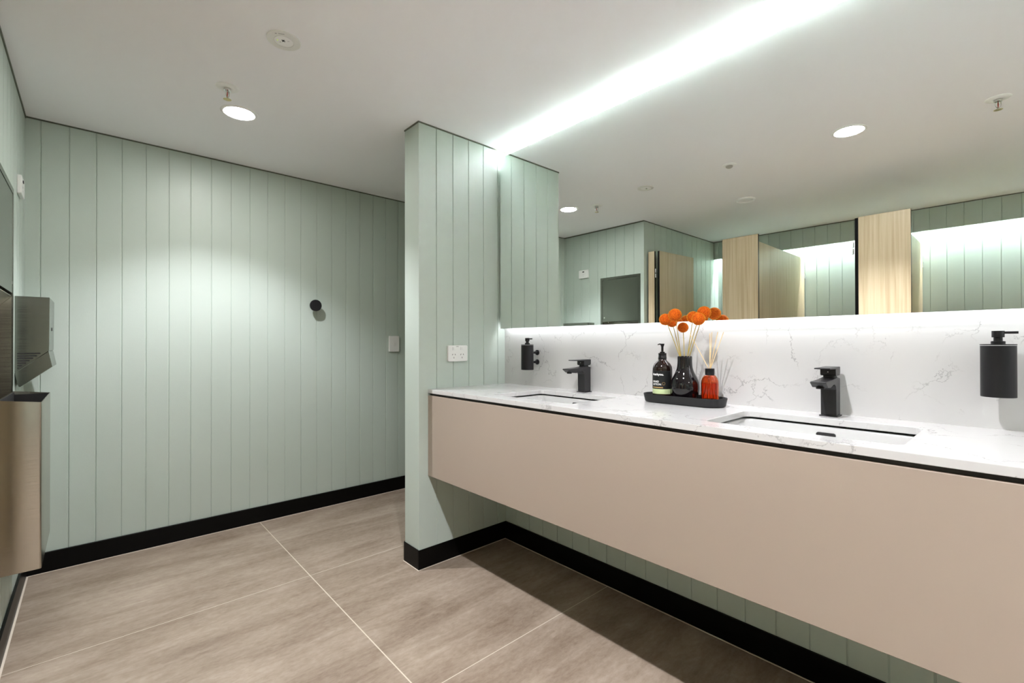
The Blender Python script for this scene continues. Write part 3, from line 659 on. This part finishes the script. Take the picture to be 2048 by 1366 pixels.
# hand dryer
dy0, dy1 = 2.932, 3.255
hd = thing('hand_dryer', 'dark stainless steel hand dryer with an angled nozzle on the left wall', 'dryer', (XL, (dy0 + dy1) / 2, 1.12))
oyd = (dy0 + dy1) / 2
prf = [(0.0, 1.362), (0.1075, 1.362), (0.1085, 1.360), (0.1065, 1.124), (0.007, 1.031), (0.0, 1.031)]
obj('body', prism_dir(nb(), [(x, z - 1.12) for x, z in prf], 'y', dy0 - oyd, dy1 - oyd), 'steel_dark', hd, bevel=0.0015)
obj('nozzle', prism_dir(nb(), [(x, z - 1.12) for x, z in ((0.0, 1.028), (0.105, 1.1215), (0.117, 1.052), (0.017, 0.966), (0.012, 0.968))], 'y', dy0 - oyd - 0.001, dy1 - oyd + 0.001), 'steel_dark', hd, bevel=0.0015)
vn = nb()
for k in range(7):
    z = 1.112 - k * 0.0105; xe = 0.007 + (z - 1.031) / (1.124 - 1.031) * 0.0995 - 0.014
    prism_dir(vn, [(x, zz) for x, zz in rrect(0.008, max(xe, 0.015), z - 0.0028 - 1.12, z + 0.0028 - 1.12, 0.0027, 4)], 'y', dy0 - oyd - 0.0006, dy0 - oyd + 0.0005)
obj('air_vents', vn, 'dark', hd)
obj('sensor_window', bx(0.107, 0.1092, -0.02, 0.02, 0.095, 0.11), 'black_plastic', hd)

# ------------------------------------------------------------------ toilet cubicles (seen in the mirror)
PZ0, PZ1 = 0.12, 2.0
def panel(parent, name, x0, x1, y0, y1, org, m='timber', z0=PZ0, z1=PZ1, **kw):
    return obj(name, bx(x0 - org[0], x1 - org[0], y0 - org[1], y1 - org[1], z0, z1), m, parent, **kw)
def edge(parent, x0, x1, y0, y1, org, z0=PZ0, z1=PZ1):
    return obj('black_edge', bx(x0 - org[0], x1 - org[0], y0 - org[1], y1 - org[1], z0, z1), 'skirt', parent)
def front(yc0, yc1, lab):
    org = (XP, (yc0 + yc1) / 2)
    t = thing('cubicle_pilaster', lab, 'panel', (XP, org[1], 0), 'timber cubicle front panels')
    p = panel(t, 'panel', XP - 0.018, XP, yc0 + 0.001, yc1 - 0.001, org)
    edge(t, XP - 0.0182, XP - 0.0005, yc0, yc0 + 0.001, org); edge(t, XP - 0.0182, XP - 0.0005, yc1 - 0.001, yc1, org)
    for y in (yc0 + 0.04, yc1 - 0.04): obj('foot', cyl((-0.009, y - org[1], 0), 0.012, PZ0, 'z', 20), 'alu', t)
    return t
front(1.386, 1.662, 'tall timber panel left of the middle cubicle opening in the mirror')
front(0.480, 0.752, 'tall timber panel between the two brightly lit openings in the mirror')
front(-0.43, -0.16, 'tall timber panel behind the camera at the last cubicle')
front(2.281, 2.345, 'narrow timber end post beside the stainless cabinet wall')
def partition(yc, lab, yoff=0.0):
    org = (-1.05, yc)
    t = thing('cubicle_partition', lab, 'panel', (-1.05, yc, 0), 'timber cubicle partitions')
    panel(t, 'panel', XC + 0.02, XP - 0.019, yc - 0.009, yc + 0.009, org)
    for z in (0.5, 1.80): obj('bracket', bx(XC - org[0], XC + 0.035 - org[0], -0.013, 0.013, z, z + 0.05), 'alu', t)
    return t
partition(1.495, 'timber partition lit from above, left of the middle cubicle'); partition(0.60, 'timber partition at the left edge of the right-hand cubicle'); partition(-0.30, 'timber partition beyond the right-hand cubicle, out of the mirror')
def door(x0, x1, y0, y1, lab, hinge_xy):
    org = hinge_xy
    t = thing('cubicle_door', lab, 'door', (org[0], org[1], 0), 'open cubicle doors')
    bm = nb(); dx_, dy_ = x1 - x0, y1 - y0; L = math.hypot(dx_, dy_); nx, ny = -dy_ / L * 0.009, dx_ / L * 0.009; ux, uy = dx_ / L * 0.0012, dy_ / L * 0.0012
    prism(bm, [(x0 + ux + nx - org[0], y0 + uy + ny - org[1]), (x1 - ux + nx - org[0], y1 - uy + ny - org[1]), (x1 - ux - nx - org[0], y1 - uy - ny - org[1]), (x0 + ux - nx - org[0], y0 + uy - ny - org[1])], PZ0 + 0.03, PZ1)
    obj('leaf', bm, 'timber', t)
    for (ax, ay, sx) in ((x0, y0, 1), (x1, y1, -1)):
        bm = nb(); prism(bm, [(ax + nx * 1.02 - org[0], ay + ny * 1.02 - org[1]), (ax + nx * 1.02 + sx * ux - org[0], ay + ny * 1.02 + sx * uy - org[1]), (ax - nx * 1.02 + sx * ux - org[0], ay - ny * 1.02 + sx * uy - org[1]), (ax - nx * 1.02 - org[0], ay - ny * 1.02 - org[1])], PZ0 + 0.03, PZ1)
        obj('black_edge', bm, 'skirt', t)
    return t
d1 = door(-0.322, -0.896, 2.252, 2.214, 'open timber cubicle door beside the narrow end post', (-0.322, 2.252))
d2 = door(-0.322, -0.895, 0.766, 0.772, 'open timber cubicle door seen edge-on as a dark line', (-0.322, 0.766))
for d_ in (d1, d2):
    for z in (1.755, 1.80): obj('hinge', bx(0.003, 0.024, 0.0125, 0.0215, z, z + 0.036), 'alu', d_)
# strip of light in the cove behind the bulkhead
cv = obj('cove_light_strip', bx(-0.012, 0.012, -(YS - YEND) / 2 + 0.01, (YS - YEND) / 2 - 0.01, -0.004, 0), 'cove', None, loc=(-1.738, (YS + YEND) / 2, H - 0.002))
tag(cv, 'long white light strip hidden in the ceiling cove behind the cubicles', 'light')
